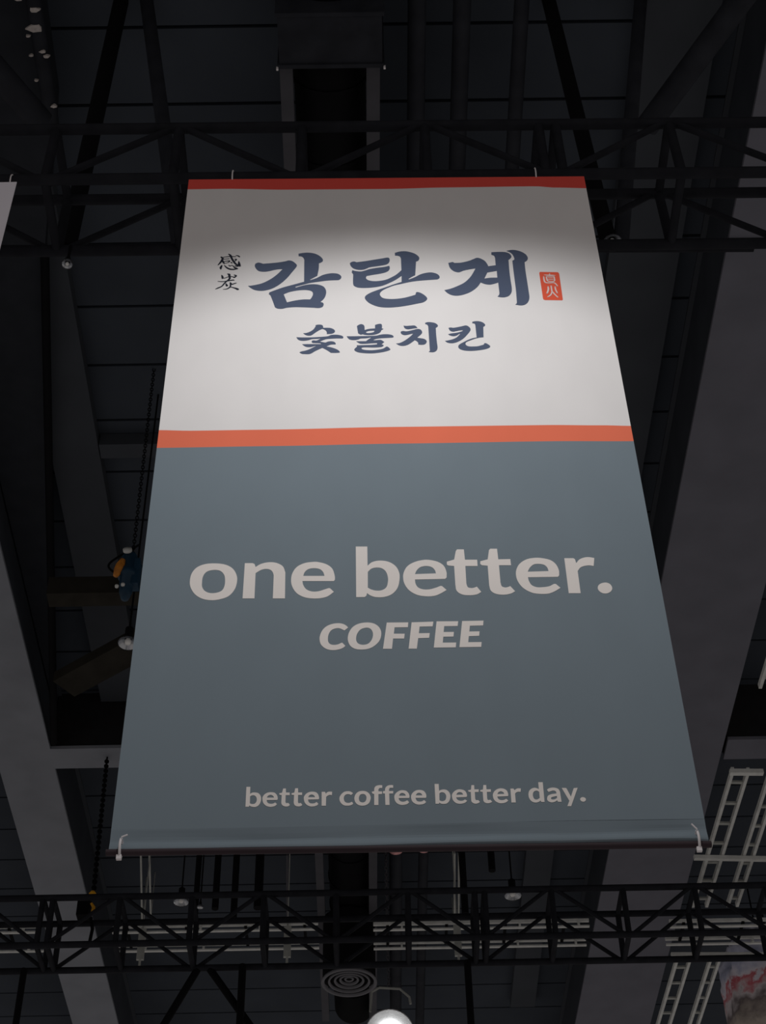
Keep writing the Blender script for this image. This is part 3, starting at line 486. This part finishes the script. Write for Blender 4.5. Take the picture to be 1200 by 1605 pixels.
def spline(txt, sub=7):
    P = []
    for tkn in txt.split():
        cflag = tkn[0] == 'c'; x, y = tkn.lstrip('c').split(','); P.append((Vector((int(x) / 1e4, int(y) / 1e4)), cflag))
    n = len(P); out = []
    for i in range(n):
        p1, c1 = P[i]; p2, c2 = P[(i + 1) % n]; p0 = P[i - 1][0]; p3 = P[(i + 2) % n][0]
        out.append(p1)
        if c1 and c2: continue
        dd = (p2 - p1).length
        t1 = (p2 - p1) if c1 else (p2 - p0).normalized() * min(dd, (p2 - p0).length * .5 + dd * .5)
        t2 = (p2 - p1) if c2 else (p3 - p1).normalized() * min(dd, (p3 - p1).length * .5 + dd * .5)
        for k in range(1, sub):
            s = k / sub; s2, s3 = s * s, s * s * s
            out.append(p1 * (2 * s3 - 3 * s2 + 1) + t1 * (s3 - 2 * s2 + s) + p2 * (-2 * s3 + 3 * s2) + t2 * (s3 - s2))
    return out
def glyphs(mb, key, d0, d1):
    for name, cs in INK[key]:
        loops = [spline(c) for c in cs]
        tris = tessellate_polygon([[Vector((p.x, p.y, 0)) for p in l] for l in loops])
        flat = [p for l in loops for p in l]
        front = [B(p.x, p.y, d1) for p in flat]
        def fix(t):
            a, b, c = (flat[i] for i in t)
            return t if (b - a).cross(c - a) > 0 else (t[0], t[2], t[1])
        mb.add(front, [fix(t) for t in tris])
        o = 0
        for l in loops:
            n = len(l); q = [B(p.x, p.y, d1) for p in l] + [B(p.x, p.y, d0) for p in l]
            mb.add(q, [(i, (i + 1) % n, (i + 1) % n + n, i + n) for i in range(n)])
def brush(mb, key, d1):
    for si, ln in enumerate(BRUSH[key]):
        pts = [tuple(int(a) / 1e4 for a in t.split(',')) for t in ln.split()]
        # resample
        R = []
        n = len(pts)
        for i in range(n - 1):
            p0 = pts[max(i - 1, 0)]; p1 = pts[i]; p2 = pts[i + 1]; p3 = pts[min(i + 2, n - 1)]
            for k in range(6):
                s = k / 6
                R.append(tuple(.5 * (2 * b + (c - a) * s + (2 * a - 5 * b + 4 * c - e) * s * s + (-a + 3 * b - 3 * c + e) * s ** 3) for a, b, c, e in zip(p0, p1, p2, p3)))
        R.append(pts[-1])
        L, Rr = [], []
        for i, (x, y, w_) in enumerate(R):
            a = R[max(i - 1, 0)]; b = R[min(i + 1, len(R) - 1)]
            d = Vector((b[0] - a[0], b[1] - a[1])); d.normalize(); nn = Vector((-d.y, d.x)) * w_ / 2
            L.append(B(x + nn.x, y + nn.y, d1 + si * 2e-5)); Rr.append(B(x - nn.x, y - nn.y, d1 + si * 2e-5))
        k = len(L); mb.add(L + Rr, [(i + k, i + 1 + k, i + 1, i) for i in range(k - 1)])
        for x, y, w_ in (R[0], R[-1]):
            mb.add([B(x + math.cos(t_) * w_ / 2, y + math.sin(t_) * w_ / 2, d1 + si * 2e-5) for t_ in (2 * PI * j / 12 for j in range(12))], [tuple(range(12))])
for key, nm, mt, lb in (('hangul', 'korean_headline', 'navy', 'large dark blue brush lettering'), ('sub', 'korean_subline', 'navy', 'smaller dark blue brush lettering'),
                        ('big', 'large_lettering', 'cream', 'large cream lettering reading one better.'), ('coffee', 'italic_lettering', 'cream', 'cream italic lettering reading COFFEE'),
                        ('tag', 'slogan_lettering', 'cream', 'small cream lettering reading better coffee better day.')):
    mb = MB(); glyphs(mb, key, .0002, .0012); o = mb.build(nm, M[mt], bt); o['label'] = lb
mb = MB(); brush(mb, 'hanja', .0012); o = mb.build('brush_characters', M['ink'], bt); o['label'] = 'two small black brush characters'
mb = MB(); glyphs(mb, 'seal', .0002, .0012); so = mb.build('seal_stamp', M['sealred'], bt); so['label'] = 'red seal stamp'
mb = MB(); brush(mb, 'sealmark', .0022); o = mb.build('seal_characters', M['pink'], so); o['label'] = 'two pale characters'
mb = MB(); mb.tube(B(-1.008, -3.984, .002), B(1.006, -3.984, .002), .0115, 20); mb.build('bottom_bar', mat('pocket_underside_shade', (.035, .022, .028), rough=.7, vary=.1), bt)  # dark bar colour stands in for the shaded underside of the pole pocket
def loop(c, ry, rz, r, n=24): return [c + Vector((0, math.cos(t_) * ry, math.sin(t_) * rz)) for t_ in (2 * PI * k / n for k in range(n))]
for u in (-.781, .757):
    a = MB(); c = B(u, 0, 0) + Vector((0, .036, .040)); a.path(loop(c, .046, .062, 0), .0036, 8, closed=True); a.build('cable_tie', M['tie'], bt)
for u in (-.959, .962):
    a = MB(); c = B(u, -3.972, .010); a.path(loop(c, .024, .033, 0), .0045, 8, closed=True)
    p = B(u - .002, -4.012, .016); a.box(p - Vector((.0085, .006, .008)), p + Vector((.0085, .006, .008)))
    if u > 0: a.tube(B(u - .002, -3.945, .034), B(u - .018, -3.925, .036), .003, 6)
    else: a.tube(B(u + .002, -3.945, .034), B(u + .022, -3.936, .034), .003, 6)
    a.build('cable_tie', M['tie'], bt)

# neighbouring banner, cut by the left edge of the frame
t = thing('hanging_banner', Vector((-2.8, 4.57, 8.62)), 'plain pale lilac banner cut off by the left edge, hanging from the upper truss', 'banner')
mb = MB(); mb.box((-3.80, 4.588, 4.65), (-1.806, 4.592, 8.623)); mb.build('fabric', M['nbwhite'], t)
mb = MB(); mb.tube((-3.81, 4.59, 4.64), (-1.80, 4.59, 4.64), .017); mb.build('bottom_bar', M['black'], t)
for x in (-3.4, -2.1, -1.84):
    a = MB(); c = Vector((x, 4.625, 8.655)); a.path(loop(c, .044, .06, 0), .0036, 8, closed=True); a.build('cable_tie', M['tie'], t)

# ------------------------------------------------------------------ cable ladders
def ladder(a0, a1, b0, b1, n, label, m_='galv', r=.017, cap=False):
    a0, a1, b0, b1 = [tuple(q * 1.0316 for q in p) for p in (a0, a1, b0, b1)]
    t = thing('cable_ladder', H(*a0), label, 'cable ladder', 'galvanised cable ladders')
    for p, q in ((a0, a1), (b0, b1)):
        k = MB(); k.bar(H(*p), H(*q), .026, .045); k.build('side_rail', M[m_], t)
    for i in range(n):
        s = (i + .6) / n; p = Vector(a0).lerp(Vector(a1), s); q = Vector(b0).lerp(Vector(b1), s)
        k = MB(); k.bar(H(*p), H(*q), .03, .018); k.build('rung', M['galvd'], t)
    if cap:
        k = MB(); k.bar(H(a0[0] - .03, a0[1], a0[2] - .03), H(b0[0] + .12, b0[1], b0[2] - .03), .045, .04); k.build('end_strut', M['galv'], t)
    return t
def seg(x0, x1, ya, yb, y0=10.92, y1=15.5): return tuple((x0 + (x1 - x0) * (y - y0) / (y1 - y0), y, 7.9) for y in (ya, yb))
ladder(*seg(2.948, 2.815, 10.92, 13.0), *seg(3.077, 2.935, 10.93, 13.0), 7, 'galvanised cable ladder right of the banner corner, above the lower box truss', cap=True)
ladder(*seg(3.262, 3.138, 11.0, 13.0), *seg(3.348, 3.222, 11.0, 13.0), 7, 'narrow galvanised cable ladder at the right edge, above the lower box truss')
ladder(*seg(2.948, 2.815, 13.92, 15.7), *seg(3.077, 2.935, 13.92, 15.7), 6, 'galvanised cable ladder below the lower box truss, left of two')
ladder(*seg(3.262, 3.138, 13.92, 15.7), *seg(3.348, 3.222, 13.92, 15.7), 6, 'narrow galvanised cable ladder below the lower box truss, beside the wrapped bundle')
ladder((3.03, 9.0, 7.9), (3.0, 9.85, 7.9), (3.15, 9.0, 7.9), (3.11, 9.85, 7.9), 3, 'short end of a galvanised cable ladder at the right edge, above the other ladders')
mb = MB(); mb.bar(H(2.87, 12.53, 8.105), H(4.35, 12.63, 8.105), .038, .038)
one('support_strut', mb, M['galv'], 'pale support strut crossing under the cable ladders at the right edge', 'strut', H(2.87, 12.53, 8.08))
def cross_ladder(x0, x1, y0, y1, z, label):
    t = thing('cable_ladder', H(x0, y0, z), label, 'cable ladder', 'cross cable ladders')
    for y in (y0, y1):
        a = MB()
        a.bar(H(x0, y, z + .065), H(x1, y + (x1 - x0) * .0, z + .065), .03, .030); a.bar(H(x0, y, z - .005), H(x1, y, z - .005), .03, .016)
        x = x0 + .3
        while x < x1: a.bar(H(x, y, z), H(x, y, z + .06), .02, .05); x += .62
        a.build('side_rail', M['galv'], t)
    x = x0 + .15
    while x < x1:
        a = MB(); a.bar(H(x, y0, z + .04), H(x, y1, z + .04), .03, .02); a.build('rung', M['black'], t); x += .62
cross_ladder(-4.6, -2.95 - .55, 15.09, 15.47, 9.0, 'pale cross cable ladder behind the lower truss, cut by the left edge')
cross_ladder(-2.75, -.60, 15.13, 15.51, 9.0, 'pale cross cable ladder behind the lower truss, between left girder and duct')
cross_ladder(-.02, 2.25, 15.17, 15.55, 9.0, 'pale cross cable ladder behind the lower truss, between duct and wide girder')
cross_ladder(3.07, 4.7, 15.05, 15.40, 8.9, 'pale cross cable ladder behind the lower truss, at the right edge')
mb = MB(); mb.bar(H(3.15, 15.62, 8.9), H(4.4, 15.66, 8.9), .04, .04)
one('support_strut', mb, M['galv'], 'pale support strut under the right cross cable ladder, behind the lower truss', 'strut', H(3.2, 15.6, 8.9))
for x, lab in ((-2.43, 'pale hanging bracket behind the lower truss, left of the small spotlight'), (-.915, 'pale hanging bracket behind the lower truss, left of the duct'), (.857, 'pale hanging bracket behind the lower truss, right of the glowing lamp')):
    Y = 15.145 if x > 0 else 15.105; mb = MB(); mb.bar(H(x, Y, 8.66), H(x, Y, 9.02), .075, .03, up=(0, 1, 0)); mb.tube(H(x, Y, 9.0), H(x, Y, ZD), .006, 8); mb.tube(H(x, Y, 8.58), H(x, Y, 8.66), .012, 8)
    one('hanging_bracket', mb, M['galvd'], lab, 'bracket', H(x, Y, 9), 'cable ladder brackets')

# ------------------------------------------------------------------ lamps
def chain(mb, p, q, L=.05, r=.0065):
    p, q = Vector(p), Vector(q); d = q - p; n = max(2, int(d.length / (L * .72))); d.normalize()
    x = d.cross(Vector((1, 0.3, 0))).normalized(); y = d.cross(x)
    for k in range(n):
        c = p.lerp(q, (k + .5) / n); s = x if k % 2 else y
        mb.path([c + d * math.sin(t_) * L * .5 + s * math.cos(t_) * L * .28 for t_ in (2 * PI * j / 10 for j in range(10))], r, 6, closed=True)
def reflector_lamp(c, R, label, top, group='small reflector lamps'):
    c = Vector(c)
    t = thing('reflector_lamp', c, label, 'lamp', group)
    a = MB(); a.lathe(c, [(R, 0), (R * 1.02, .01), (R * .98, .02), (R * .75, R * .5), (R * .4, R * .8), (R * .3, R * .85), (R * .3, R * .8), (R * .7, R * .45), (R * .96, .005)], 32); a.build('reflector', M['chrome'], t)
    a = MB(); a.lathe(c, [(.001, R * .05), (R * .3, R * .12), (R * .34, R * .4), (R * .2, R * .75)], 20); a.build('bulb', M['bulb'], t)
    a = MB(); a.lathe(c, [(R * .34, R * .83), (R * .42, R * .95), (R * .42, R * 2.1), (R * .2, R * 2.3), (.001, R * 2.3)], 20); a.build('housing', M['black'], t)
    a = MB(); a.tube(c + Vector((0, 0, R * 2.25)), Vector((c.x, c.y, top)), .008, 8); a.build('stem', M['black'], t)
reflector_lamp(H(-1.548, 5.06, 6.93), .028, 'tiny round lamp clipped under the upper box truss at left', 8.70)
reflector_lamp(H(-1.859, 9.5, 8.134), .075, 'small round reflector lamp peeking out beside the banner left edge', ZD + 1.6)
reflector_lamp(H(-1.89, 13.9, 8.58), .075, 'small reflector lamp behind the lower box truss, below the banner left part', ZD + 1.6)
reflector_lamp(H(-1.70, 13.9, 8.52), .03, 'tiny bright lamp behind the lower box truss, beside the small reflector lamp', ZD + 1.6)
reflector_lamp(H(1.35, 13.9, 8.585), .085, 'small round reflector lamp behind the lower box truss, below the banner right part', ZD + 1.6)
reflector_lamp(H(1.448, 5.60, 7.80), .055, 'round reflector lamp behind the upper box truss, beside the banner right edge', 9.56)

# glowing high bay lamp
c = H(.134, 16.0, 8.26)
t = thing('high_bay_lamp', c, 'glowing high bay lamp on a chain at the bottom edge, below the lower box truss', 'lamp')
ax = Vector((0, -.72, -.69)).normalized()
a = MB(); a.lathe(c, [(.13, .02), (.25, -.02), (.262, -.03), (.262, -.015), (.235, .05), (.13, .10)][::-1], 40, -ax); a.build('reflector_ring', M['glow_dim'], t)
a = MB(); a.lathe(c, [(.001, .075), (.07, .065), (.12, .03), (.14, -.01), (.14, -.04)], 32, ax); a.build('lens', M['glow'], t)
a = MB(); a.lathe(c, [(.255, .02), (.20, .10), (.13, .16), (.12, .34), (.06, .38), (.001, .38)], 32, -ax); a.build('housing', M['black'], t)
a = MB(); tp = c + Vector((0, .02, .54))
a.path([tp + Vector((-.20, 0, -.28)), tp + Vector((-.185, 0, -.05)), tp + Vector((-.10, 0, .0)), tp + Vector((.12, 0, -.02)), tp + Vector((.22, 0, -.12)), tp + Vector((.23, 0, -.20))], .014, 8); a.build('yoke', M['galvd'], t)
a = MB(); chain(a, tp, H(.134, 16.0, ZD), .06, .005); a.build('chain', M['rail'], t)

# ------------------------------------------------------------------ chain hoists
c = H(-1.865, 9.2, 8.60)
t = thing('chain_hoist', c, 'blue electric chain hoist with amber label beside the banner left edge', 'chain hoist', 'chain hoists')
a = MB(); a.lathe(c, [(.001, .20), (.05, .19), (.062, .16), (.062, .02), (.075, .01), (.075, -.05), (.055, -.06), (.05, -.20), (.03, -.27), (.001, -.28)], 24)
a.box(c + Vector((-.05, -.04, -.14)), c + Vector((.09, .06, .12))); a.build('motor_body', M['blue'], t)
a = MB(); q = c + Vector((-.062, -.055, .0)); a.lathe(q, [(.001, -.085), (.02, -.08), (.034, -.02), (.036, .03), (.022, .09), (.001, .10)], 16, (.25, 0, 1)); a.build('label_plate', M['amber'], t)
a = MB(); a.lathe(c + Vector((-.01, -.075, .17)), [(.001, -.012), (.034, -.01), (.036, .012), (.001, .016)], 16, (0, -.6, .2)); a.build('cap', M['galv'], t)
for dx, dz in ((-.06, -.19), (-.015, -.175)):
    a = MB(); a.lathe(c + Vector((dx, -.06, dz)), [(.001, -.014), (.014, -.01), (.016, .006), (.001, .014)], 12); a.build('bolt', M['galv'], t)
a = MB(); a.path([c + Vector((.06 - .22 * math.sin(s_ * PI), 0, .30 - .42 * s_)) + Vector((0, .02 * math.sin(s_ * 6), 0)) for s_ in (k / 20 for k in range(21))], .009, 8); a.build('cable_loop', M['black'], t)
a = MB(); chain(a, c + Vector((0.02, 0, .19)), H(-1.865, 9.2, ZD), .045, .004); a.build('chain', M['black'], t)
c = H(-2.612, 13.1, 8.12)
t = thing('chain_hoist', c, 'black chain hoist with yellow hook fixed to the lower box truss at left', 'chain hoist', 'chain hoists')
a = MB(); a.box(c + Vector((-.11, -.06, -.17)), c + Vector((.0, .06, .02))); a.lathe(c + Vector((-.05, 0, -.08)), [(.001, -.07), (.05, -.065), (.055, 0), (.05, .09), (.001, .11)], 20); a.build('motor_body', M['black'], t)
a = MB(); a.lathe(c + Vector((.02, -.06, .03)), [(.001, -.03), (.032, -.02), (.036, .01), (.02, .035), (.001, .04)], 16); a.path([c + Vector((.02, -.06, -.06)), c + Vector((.045, -.06, -.10)), c + Vector((.04, -.06, -.16)), c + Vector((.015, -.06, -.19))], [.012, .016, .018, .010], 8); a.build('hook', M['yellow'], t)
a = MB(); a.path([c + Vector((.02, -.02, -.18)), c + Vector((.05, -.02, -.30)), c + Vector((.04, -.02, -.42))], .016, 8); a.build('hook_sling', M['black'], t)
a = MB(); chain(a, c + Vector((.02, -.02, .05)), H(-2.78, 13.85, 10.3), .06, .009); a.build('chain', M['black'], t)

# crumpled wrapped bundle at the lower right
mb = MB(); c = H(4.80, 17.6, 9.36); n, r_ = 72, 48; vs = []
for i in range(r_ + 1):
    ph = PI * i / r_
    for j in range(n):
        th = 2 * PI * j / n
        d = Vector((math.sin(ph) * math.cos(th), math.sin(ph) * math.sin(th), math.cos(ph)))
        k = 1 + .10 * noise.noise(d * 2.3) + .06 * noise.noise(Vector((d.x * 7, d.y * 7, d.z * 16))) + .03 * abs(noise.noise(d * 22))
        s_ = Vector((math.copysign(abs(d.x) ** .6, d.x) * .68, math.copysign(abs(d.y) ** .7, d.y) * .5, math.copysign(abs(d.z) ** .6, d.z) * .92))
        vs.append(c + s_ * k)
mb.add(vs, [(i * n + j, i * n + (j + 1) % n, (i + 1) * n + (j + 1) % n, (i + 1) * n + j) for i in range(r_) for j in range(n)], True)
pm = mat('crinkled_plastic', (.4, .38, .4), rough=.35, spec=.5, bump=.8, bscale=14)
nt = pm.node_tree; tc = nt.nodes.new('ShaderNodeTexCoord'); sp = nt.nodes.new('ShaderNodeSeparateXYZ'); nz = nt.nodes.new('ShaderNodeTexNoise'); nz.inputs['Scale'].default_value = 6; nz.inputs['Detail'].default_value = 4
ad = nt.nodes.new('ShaderNodeMath'); ad.operation = 'MULTIPLY_ADD'; ad.inputs[1].default_value = .6
mr = nt.nodes.new('ShaderNodeMapRange'); mr.inputs['From Min'].default_value = -.45; mr.inputs['From Max'].default_value = 1.0
rp = nt.nodes.new('ShaderNodeValToRGB'); cr = rp.color_ramp
cr.elements[0].position = 0; cr.elements[0].color = (.50, .43, .35, 1); cr.elements[1].position = 1; cr.elements[1].color = (.75, .75, .88, 1)
for ps, cc in ((.25, (.55, .48, .42, 1)), (.40, (.18, .15, .15, 1)), (.52, (.70, .64, .66, 1)), (.60, (.60, .12, .15, 1)), (.64, (.80, .76, .84, 1)), (.78, (.42, .45, .60, 1))):
    e = cr.elements.new(ps); e.color = cc
nt.links.new(tc.outputs['Object'], sp.inputs[0]); nt.links.new(tc.outputs['Object'], nz.inputs['Vector']); nt.links.new(nz.outputs[0], ad.inputs[0]); nt.links.new(sp.outputs[2], ad.inputs[2])
nt.links.new(ad.outputs[0], mr.inputs[0]); nt.links.new(mr.outputs[0], rp.inputs[0]); nt.links.new(rp.outputs[0], nt.nodes['Principled BSDF'].inputs['Base Color'])
t = thing('wrapped_bundle', c, 'crumpled plastic wrapped bundle in grey, red and beige at the lower right corner', 'bundle')
mb.build('plastic_wrap', pm, t)
a = MB(); a.path([c + Vector((-.22, -.60, 1.0)), c + Vector((-.20, -.62, .45)), c + Vector((-.12, -.62, 0)), c + Vector((-.08, -.62, -.9))], .013, 8); a.build('strap', M['black'], t)
a = MB(); a.tube(c + Vector((-.2, -.1, .8)), Vector((c.x - .2, c.y - .1, ZD + 1.6)), .01, 8); a.tube(c + Vector((.2, -.1, .8)), Vector((c.x + .2, c.y - .1, ZD + 1.6)), .01, 8); a.build('hanger_rod', M['black'], t)
for o in list(bpy.data.objects):
    if '_o' in o: del o['_o']
